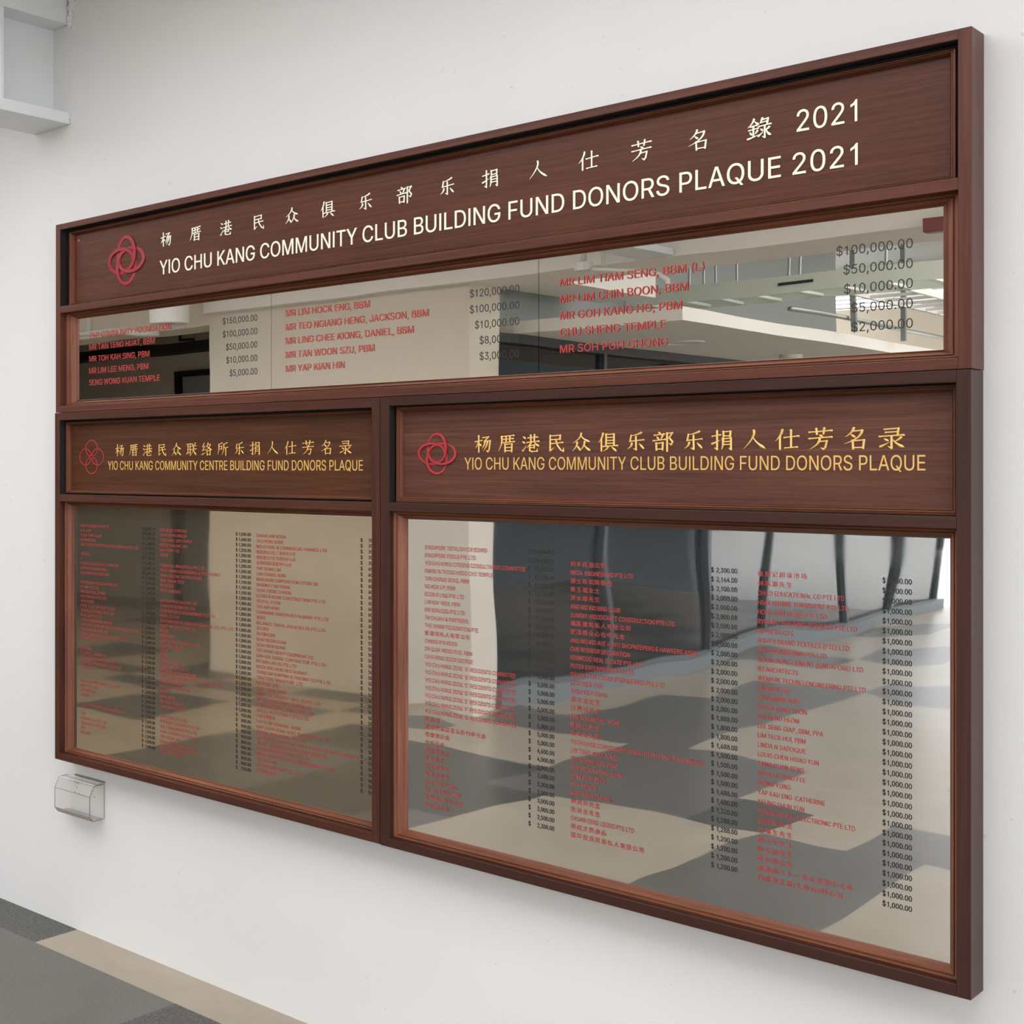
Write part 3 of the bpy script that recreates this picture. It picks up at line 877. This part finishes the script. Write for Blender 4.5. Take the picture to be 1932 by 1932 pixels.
a1 = ['$60,000.00', '$30,000.00', '$25,000.00', '$12,500.00', '$10,800.00', '$10,500.00', '$10,500.00', '$10,400.00', '$10,000.00', '$10,000.00', '$8,500.00', '$5,200.00',
      '$5,000.00', '$5,000.00', '$4,000.00', '$3,500.00', '$3,100.00'] + ['$3,000.00']*6 + ['$2,800.00', '$2,540.00', '$2,600.00', '$2,550.00', '$2,500.00', '$2,500.00',
      '$2,500.00', '$2,300.00', '$2,200.00'] + ['$2,000.00']*5 + ['$1,850.00', '$1,700.00'] + ['$1,500.00']*6
a2 = ['$1,500.00', '$1,400.00', '$1,300.00', '$1,250.00'] + ['$1,200.00']*5 + ['$1,100.00']*3 + ['$1,000.00']*22 + ['$930.00'] + ['$800.00']*9 + ['$750.00']
a3 = ['$700.00']*5 + ['$650.00'] + ['$600.00']*11 + ['$550.00']*2 + ['$500.00']*26
xa1 = fitx('60,000.00', HL, 0.0470); xa2 = fitx('1,000.00', HL, 0.0428)
xs2 = fitx('EASTERN UNION TRADING & SAWMILL CO. PTE LTD', HL, 0.2799)
xs3 = fitx('CHARMING GARDEN RESTAURANT PTE LTD', HL, 0.2394)
cjk_step = 1.22
column(MP, 'name_list', n1, -3.0690, 1.3553, 0.6753, 45, HL, xs1, red_names, limit=0.262)
column(MP, 'amount_list', a1, -2.7445, 1.3564, 0.6773, 45, HL, xa1, brown_amounts, 'R', dollar=-2.7985, thick=0.035)
column(MP, 'name_list', n2, -2.7215, 1.3547, 0.6726, 45, HL, xs2, red_names, limit=0.280)
column(MP, 'amount_list', a2, -2.3775, 1.3543, 0.6775, 45, HL, xa2, brown_amounts, 'R', dollar=-2.4310, thick=0.035)
column(MP, 'name_list', n3, -2.3575, 1.3526, 0.6838, 44, HL, xs3, red_names, limit=0.335)
column(MP, 'amount_list', a3, -1.9605, 1.3551, 0.6922, 45, HL, xa2, brown_amounts, 'R', dollar=-2.0185, thick=0.035)

# ================================================================== lower right board
RB = thing('donor_board', 'lower right wooden board with gold title, interlaced red emblem and polished steel panel', 'notice board')
X0, X1, ZT, ZB = -1.9347, -0.7236, 1.7276, 0.5755
obj('stile', bbox(X0+E, -1.9090, YFRONT, 0, ZB, ZT, bev=0.0012), wood_dk_v, RB)
obj('stile', bbox(-0.7450, X1, YFRONT, 0, ZB, ZT, bev=0.0012), wood_dk_v, RB)
obj('rail', bbox(-1.9090, -0.7450, YFRONT, 0, 1.7052, ZT, bev=0.0012), wood_dk_h, RB)
obj('rail', bbox(-1.9090, -0.7450, YFRONT, -0.006, 1.4353, 1.4574, bev=0.0012), wood_dk_h, RB)
obj('rail', bbox(-1.9090, -0.7450, YFRONT, 0, ZB, 0.5978, bev=0.0012), wood_dk_h, RB)
lining(RB, -1.9090, -0.7450, 1.4574, 1.7052)
TP = obj('title_panel', slab(-1.9018, -0.7486, 1.4596, 1.7010, -0.0378, -0.008), ply_lr, RB)
moulding(RB, (-1.9022, -0.7482, 1.4592, 1.7015), (-1.8915, -0.7590, 1.4712, 1.6892), -0.053, -0.0372, -0.036, 'title')
moulding(RB, (-1.9090, -0.7450, 0.5978, 1.4353), (-1.8812, -0.7641, 0.6212, 1.4152), -0.0580, -0.0352, -0.034, 'mirror')
bm = bmesh.new()
for k, ch in enumerate('杨厝港民众俱乐部乐捐人仕芳名录'):
    brush(bm, ch, -1.6771 + k*(0.823/14), 1.5835, YT, 0.0430, 1.12, 0.0006, 0.30)
obj('title_lettering', bm, gold_paint, TP)
bm = bmesh.new()
put(bm, 'YIO CHU KANG COMMUNITY CLUB BUILDING FUND DONORS PLAQUE', -1.7248, 1.5424, YT, 0.0294, width=0.9238, ext=0.0010)
obj('title_lettering', bm, gold_paint, TP)
loop_emblem(TP, -1.7980, 1.5818, YT, 0.1040, 'carved', 0.0052, red_carved)
MP = obj('mirror_panel', slab(-1.8880, -0.7560, 0.6120, 1.4240, YM, -0.029), mir_lr, RB)

HR = 0.0100
p1 = ['SINGAPORE TOTALISATOR BOARD', 'SINGAPORE POOLS PTE LTD', 'YIO CHU KANG CITIZENS CONSULTATIVE COMMITTEE', 'KWAN IN THONG HOOD CHO TEMPLE', 'TAN CHWEE SONG, PBM',
      'NG KOK LIP, PBM', 'ECON PILING PTE LTD', 'LIM KAY YEEK, PBM', 'EM SERVICES PTE LTD', 'TH CHUAH & PARTNERS', 'THE SHAW FOUNDATION PTE', '曾建筑私人有限公司',
      'CHANG KIN KOON', 'DR QUEK MENG POO, PBM', 'CHIA PENG SOON GEORGE'] + ["YIO CHU KANG ZONE '%s' RESIDENTS COMMITTEE" % c for c in 'ABCDEFG'] + \
     ['陈天福', '宏茂桥第四道众新村中元会', '杨厝港公会', '余中元会', '廖金城先生', '陈良先生', '何金成先生', '林亚德先生', 'GOH CHEE KIONG', 'NG HEE SIANG, PBM', '大牌155 庆中元会', '陈金来先生']
p2 = ['利多药酒公司', 'MEGA  ENGINEERING PTE LTD', '德士司机同联会', '黄玉福女士', '洪水顺先生', 'ANG MO KIO BIRD CLUB', 'SUNRAY WOODCRAFT CONSTRUCTION PTE LTD', '福昌建筑私人有限公司',
      '宏茂桥众心社中元会', 'ANG MO KIO AVE 4 (N1) SHOPKEEPERS & HAWKERS ASSN', 'CHK INTERIOR DECORATION', 'KENWOOD REAL ESTATE PTE LTD', 'POTEX ENTERPRISES PTE LTD',
      'SYLVIA ONG LINDEX ENGINEERING PTE LTD', 'LOW MEW TUN', 'TAN HOCK GUAN', '蔡才龙先生', '张萧城先生', 'SUN SUN METAL  WORK', '曾国仁先生', '梁英安先生',
      'YIO CHU KANG CC MANAGEMENT COMMITTEE CULTURAL SUB COMMITTEE', 'LIM TWEE KUAY SONG', 'TEO SOONG KIAT PBM', 'ANG PECK HEONG JOHN', '杏林药行西行', 'CITY OPTICS',
      'KEEP YEOH CHUAN', '林英祥先生', '陈财合先生', 'CHUAN SENG LEONG PTE LTD', '荣成才热食品', '强华投资贸易私人有限公司']
p3 = ['张泉记超级市场', '林再源先生', 'CHILD EDUCATIONAL CO PTE LTD', 'HIMA MARINE TRANSPORT PTE LTD', 'HONG ANN PILING PTE LTD', 'RYNAMO BUILDING SERVICES PTE LTD', 'SE PRODUCTS',
      'SOUTH GRAND TEXTILES (PTE) LTD', 'SPA ENGINEERING PTE LTD', 'SSANGYONG CEMENT (SINGAPORE) LTD', 'RG ARCHITECTS', 'WEMARK TECHNO ENGINEERING PTE LTD', 'ANDREW LEE', 'CATHERINE SOH',
      'DR LEE KENG THON', 'LEE HENG HEOM', 'LEE SENG GIAP, BBM, PPA', 'LIM TECK HUI, PBM', 'LINDA N SADDIQUE', 'LOUIS CHEN HSIAO YUN', 'TANG GUAN SENG', 'WONG CHONG FEE', 'WONG YONG',
      'YAP KAU ENG  CATHERINE', 'YEUNG SHUN YUN', '3D INDUSTRIAL ELECTRONIC PTE LTD', '刘顺发先生', '王福生先生', '黄小华女士', '陈文裕先生', '李中盛先生', '德福德八十一合众邻里中元会', '杨厝港五道(大牌159)同心社']
b1 = ['$350,000.00', '$200,000.00', '$70,000.00', '$40,000.00', '$31,000.00', '$16,000.00', '$12,000.00'] + ['$10,000.00']*4 + ['$8,400.00', '$8,000.00'] + ['$5,000.00']*10 + \
     ['$4,600.00', '$4,000.00', '$3,800.00', '$3,488.00', '$3,200.00', '$3,000.00', '$3,000.00', '$3,000.00', '$2,500.00', '$2,300.00']
b1.insert(13, '$5,000.00')
b2 = ['$2,300.00', '$2,164.00', '$2,100.00', '$2,008.00'] + ['$2,000.00']*12 + ['$1,888.00', '$1,800.00', '$1,800.00', '$1,688.00'] + ['$1,500.00']*4 + \
     ['$1,488.00', '$1,400.00', '$1,320.00', '$1,288.00', '$1,288.00'] + ['$1,200.00']*4
b3 = ['$1,200.00', '$1,100.00'] + ['$1,000.00']*31
q1 = fitx('SINGAPORE TOTALISATOR BOARD', HR, 0.1636)
q2 = fitx('CHUAN SENG LEONG PTE LTD', HR, 0.1389)
q3 = fitx('SSANGYONG CEMENT (SINGAPORE) LTD', HR, 0.1921)
qa = fitx('1,000.00', HR, 0.0385)
cjk_step = 1.36
column(MP, 'name_list', p1, -1.8328, 1.3454, 0.6952, 34, HR, q1, red_names)
column(MP, 'amount_list', b1, -1.5053, 1.3485, 0.7062, 34, HR, qa, black_amounts, 'R', dollar=-1.5661, thick=0.032)
column(MP, 'name_list', p2, -1.4670, 1.3253, 0.7022, 33, HR, q2, red_names, limit=0.282)
column(MP, 'amount_list', b2, -1.1222, 1.3310, 0.7063, 33, HR, qa, black_amounts, 'R', dollar=-1.1717, thick=0.032)
column(MP, 'name_list', p3, -1.0838, 1.3284, 0.7020, 33, HR*0.95, q3, red_names)
column(MP, 'amount_list', b3, -0.8231, 1.3301, 0.7062, 33, HR, qa, black_amounts, 'R', dollar=-0.8693, thick=0.032)

# ------------------------------------------------------------------ clear leaflet holder
H = thing('leaflet_holder', 'empty clear acrylic leaflet holder on the white wall below the boards', 'holder')
hx0, hx1 = -3.1630, -2.9970
obj('back_plate', bbox(hx0+0.004, hx1+0.006, -0.006, -0.0005, 0.397, 0.516), m_acry, H)
prof = [(-0.006, 0.512), (-0.046, 0.512), (-0.066, 0.478), (-0.066, 0.412), (-0.052, 0.397), (-0.006, 0.397)]
t = 0.0022
def sheet(a, b):
    (ya, za), (yb, zb) = a, b
    n = Vector((0, zb-za, -(yb-ya))).normalized()*t
    bm = bmesh.new()
    v = []
    for x in (hx0, hx1):
        for (y, z) in ((ya, za), (yb, zb)):
            v.append(bm.verts.new((x, y, z))); v.append(bm.verts.new((x, y-n.y, z-n.z)))
    bmesh.ops.convex_hull(bm, input=bm.verts)
    return bm
for k, nm in enumerate(['top', 'front_bevel', 'front', 'bottom_bevel', 'bottom']):
    obj(nm, sheet(prof[k], prof[k+1]), m_acry_base if 'bottom' in nm else m_acry, H)
for x in (hx0, hx1-0.0022):
    bm = bmesh.new()
    a = [bm.verts.new((x, y, z)) for y, z in prof]; b = [bm.verts.new((x+0.0022, y, z)) for y, z in prof]
    bm.faces.new(a); bm.faces.new(b)
    for i in range(len(prof)): bm.faces.new((a[i], a[(i+1) % 6], b[(i+1) % 6], b[i]))
    obj('side', bm, m_acry, H)
bm = bmesh.new()
for x in (hx0+0.001, hx1-0.001):
    tube(bm, [(x, y, z) for y, z in prof], 0.0011, 6)
for (y, z) in prof[2:]:
    tube(bm, [(hx0, y, z), (hx1, y, z)], 0.0009, 6)
tube(bm, [(hx1+0.005, -0.006, 0.398), (hx1+0.005, -0.006, 0.515)], 0.0012, 6)
obj('polished_edge', bm, m_acry_edge, H)
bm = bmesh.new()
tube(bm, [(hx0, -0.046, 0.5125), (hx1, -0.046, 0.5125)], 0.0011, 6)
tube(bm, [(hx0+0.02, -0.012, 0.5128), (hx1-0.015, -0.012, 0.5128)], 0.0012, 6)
obj('edge_glint', bm, m_acry_hi, H)
bm = bmesh.new(); box(bm, hx0+0.035, hx1+0.006, -0.007, -0.0005, 0.5165, 0.5205); obj('plate_shadow', bm, m_acry_edge, H)  # dark strip painting the shadow line above the back plate
for (x, z) in ((-3.125, 0.494), (-3.117, 0.493), (-3.110, 0.493), (-3.118, 0.477), (-3.127, 0.460), (-3.112, 0.459), (-3.048, 0.480), (-3.036, 0.462)):
    bm = bmesh.new(); lathe(bm, (x, -0.006, z), [(0.0022, 0.0), (0.0022, -0.0012), (0.0008, -0.0018)], 10, 'y')
    obj('screw', bm, m_acry_edge, H)

# ------------------------------------------------------------------ services overhead (seen in the mirrors)
T = thing('cable_tray', 'long pale green metal cable tray hung from thin rods across the hall', 'cable tray')
obj('side_rail', bbox(-4.58, 2.4, -7.26, -7.24, 2.75, 2.87), m_tray, T)
obj('side_rail', bbox(-4.58, 2.4, -7.76, -7.74, 2.75, 2.87), m_tray, T)
bm = bmesh.new()
for k in range(26):
    x = -4.5 + 0.25*k
    box(bm, x, x+0.05, -7.74, -7.26, 2.755, 2.775)
obj('rungs', bm, m_tray, T)
bm = bbox(-3.55, -3.35, -7.238, -7.232, 2.805, 2.825); obj('splice_plate', bm, m_dark, T)
for x in (-4.16, -4.06, -3.97, -3.82, -3.50, -3.44, -2.95, -2.52, -2.38, -2.2, -1.2):
    bm = bmesh.new(); tube(bm, [(x, -7.25 - 0.02*random.random(), 2.86), (x, -7.3, 3.73)], 0.008, 8); obj('hanger_rod', bm, m_galv, T)
T2 = thing('cable_ladder', 'narrower metal cable ladder running along the hall towards the far end', 'cable tray')
for x in (-3.30, -2.98):
    obj('side_rail', bbox(x-0.012, x+0.012, -13.4, -7.80, 2.75, 2.80), m_white, T2)
for k in range(18): obj('rung', bbox(-3.288, -2.992, -8.1-0.3*k, -8.13-0.3*k, 2.755, 2.775), m_white, T2)
for y in (-7.85, -8.9, -10.1, -11.3, -12.5):
    obj('strut', bbox(-3.33, -3.30, y-0.015, y+0.015, 2.50, 3.72), m_galv, T2)
tag(obj('pipe', tube(bmesh.new(), [(-3.36, -6.9, 2.60), (-3.36, -9.0, 2.60), (-3.36, -13.4, 2.59)], 0.016, 12), m_galv, smooth=True), 'slim steel pipe running beside the cable ladder', 'pipe')

SP = thing('sprinkler_pipe', 'white sprinkler pipe with a round junction box below the middle ceiling', 'pipe')
bm = bmesh.new(); tube(bm, [(-3.49, -4.3, 2.66), (-3.49, -4.3, 3.125)], 0.016, 12); obj('drop', bm, m_pipe, SP, True)
bm = bmesh.new(); tube(bm, [(-3.38, -4.3, 2.64), (-3.38, -4.3, 3.125)], 0.014, 12); obj('drop', bm, m_pipe, SP, True)
bm = bmesh.new(); tube(bm, [(-3.49, -4.3, 2.64), (-3.38, -4.3, 2.625), (-3.20, -4.3, 2.595), (-3.10, -4.3, 2.565), (-3.06, -4.3, 2.53), (-3.06, -4.3, 2.49)], 0.012, 12); obj('run', bm, m_pipe, SP, True)
bm = bmesh.new(); lathe(bm, (-3.49, -4.3, 2.625), [(0.02, 0), (0.045, 0.005), (0.045, 0.05), (0.02, 0.055)], 20); obj('junction_box', bm, m_pipe, SP)

CL = thing('ceiling_light', 'white cylindrical surface mounted downlight on the ceiling near the corridor', 'lamp')
bm = bmesh.new(); lathe(bm, (-6.47, -4.25, 2.60), [(0.055, 0.012), (0.06, 0.0), (0.135, 0.0), (0.14, 0.006), (0.14, 0.525), (0.05, 0.525)], 40); obj('housing', bm, m_white, CL)
bm = bmesh.new(); lathe(bm, (-6.47, -4.25, 2.604), [(0.058, 0.0), (0.058, 0.004), (0.01, 0.004)], 24); obj('lens', bm, m_galv, CL)
P2 = thing('sprinkler_pipe', 'white ceiling pipe with a tee beside the corridor opening', 'pipe')
bm = bmesh.new(); tube(bm, [(-7.35, -4.3, 2.62), (-7.35, -4.3, 3.125)], 0.025, 12); obj('drop', bm, m_pipe, P2, True)
bm = bmesh.new(); tube(bm, [(-7.6, -4.3, 2.62), (-7.1, -4.3, 2.60), (-6.9, -4.4, 2.57), (-6.75, -4.45, 2.57)], 0.024, 12); obj('run', bm, m_pipe, P2, True)

SD = thing('smoke_detector', 'round white smoke detector under the lowered ceiling by the glazing', 'smoke detector')
bm = bmesh.new(); lathe(bm, (-3.93, -8.6, 2.42), [(0.075, 0.0), (0.075, -0.025), (0.06, -0.03), (0.055, -0.05), (0.02, -0.055)], 28); obj('body', bm, m_white, SD)
RL = thing('downlight', 'recessed round downlight ring in the lowered ceiling', 'lamp')
bm = bmesh.new(); lathe(bm, (-4.0, -6.75, 2.42), [(0.14, 0.0), (0.14, -0.008), (0.11, -0.010), (0.10, -0.002), (0.02, -0.002)], 32); obj('trim_ring', bm, m_white, RL)

AL = thing('alarm_box', 'small dull red box fixed to the ceiling beam', 'box')
obj('body', bbox(-2.02, -1.90, -4.62, -4.55, 2.66, 2.73, bev=0.006), m_red, AL)

# corridor frame and pipes, shop lamps and furniture behind the glazing
KL = thing('corridor_fill', 'round unseen fill lamp added on the corridor ceiling', 'lamp')  # added out of view to brighten the corridor
bm = bmesh.new(); lathe(bm, (-7.2, -6.2, 2.95), [(0.15, 0.0), (0.15, -0.05), (0.135, -0.055), (0.135, -0.04), (0.02, -0.04)], 28); obj('housing', bm, m_white, KL)
bm = bmesh.new(); lathe(bm, (-7.2, -6.2, 2.905), [(0.13, 0.0), (0.13, -0.004), (0.01, -0.004)], 28); obj('diffuser', bm, emit('corridor_fill_glow', (1, 0.93, 0.82, 1), 60.0), KL)
DF = thing('door_frame', 'dark door frame standing in the dim corridor', 'door frame')
obj('jamb', bbox(-9.84, -9.77, -8.199, -8.1, 0, 2.56), m_black, DF)
obj('jamb', bbox(-8.47, -8.40, -8.199, -8.1, 0, 2.56), m_black, DF)
obj('head', bbox(-9.84, -8.40, -8.199, -8.1, 2.56, 2.62), m_black, DF)
obj('leaf', bbox(-9.77, -8.47, -8.199, -8.16, 0, 2.56), mat('grey_door_leaf', W(140, 138, 136), 0.6), DF)
tag(obj('duct', bbox(-13.19, -6.54, -7.5, -7.2, 2.74, 2.83), m_black), 'black duct crossing the corridor below its ceiling', 'duct')
tag(obj('pipe', tube(bmesh.new(), [(-8.79, -7.0, 2.948), (-8.79, -7.0, 2.83), (-8.62, -7.0, 2.82), (-8.62, -7.0, 2.72)], 0.018, 10), m_black), 'black bent pipe hanging in the corridor', 'pipe')
for k, (y, z) in enumerate(((-8.0, 2.33), (-8.36, 2.33))):
    tag(obj('lamp', bbox(-4.72, -4.60, y-0.07, y+0.07, z, z+0.089, bev=0.01), m_cool),
        ['bright white lamp behind the glazing, nearer the pier', 'bright white lamp behind the glazing, further from the pier'][k], 'lamp')
tag(obj('lit_sign', bbox(-4.80, -4.72, -5.62, -5.38, 2.06, 2.09), m_sign), 'narrow yellow lit strip behind the glazing', 'sign')
for k, (x, y, w, d, h) in enumerate(((-5.7, -6.4, 1.0, 0.7, 1.05), (-5.7, -8.9, 1.0, 0.8, 0.8), (-5.6, -11.0, 1.0, 0.8, 0.9))):
    F = thing('counter', ['dark counter behind the glazing beside the pier', 'dark wide counter behind the middle of the glazing', 'dark counter behind the far glazing'][k], 'counter')
    obj('body', bbox(x-w/2, x+w/2, y-d/2, y+d/2, 0, h-0.04), m_furn, F)
    obj('worktop', bbox(x-w/2-0.03, x+w/2+0.03, y-d/2-0.03, y+d/2+0.03, h-0.04, h, bev=0.004), m_dark, F)

# ------------------------------------------------------------------ put each thing's origin at its base
def tree(o):
    out = []
    for c in o.children:
        out.append(c); out += tree(c)
    return out
for o in [o for o in COL.objects if o.type == 'EMPTY' and o.parent is None]:
    pts = [v.co for c in tree(o) if c.type == 'MESH' for v in c.data.vertices]
    if not pts: continue
    lo = Vector([min(p[i] for p in pts) for i in range(3)]); hi = Vector([max(p[i] for p in pts) for i in range(3)])
    base = Vector(((lo.x+hi.x)/2, (lo.y+hi.y)/2, lo.z))
    o.location = base
    for c in o.children: c.location = -base
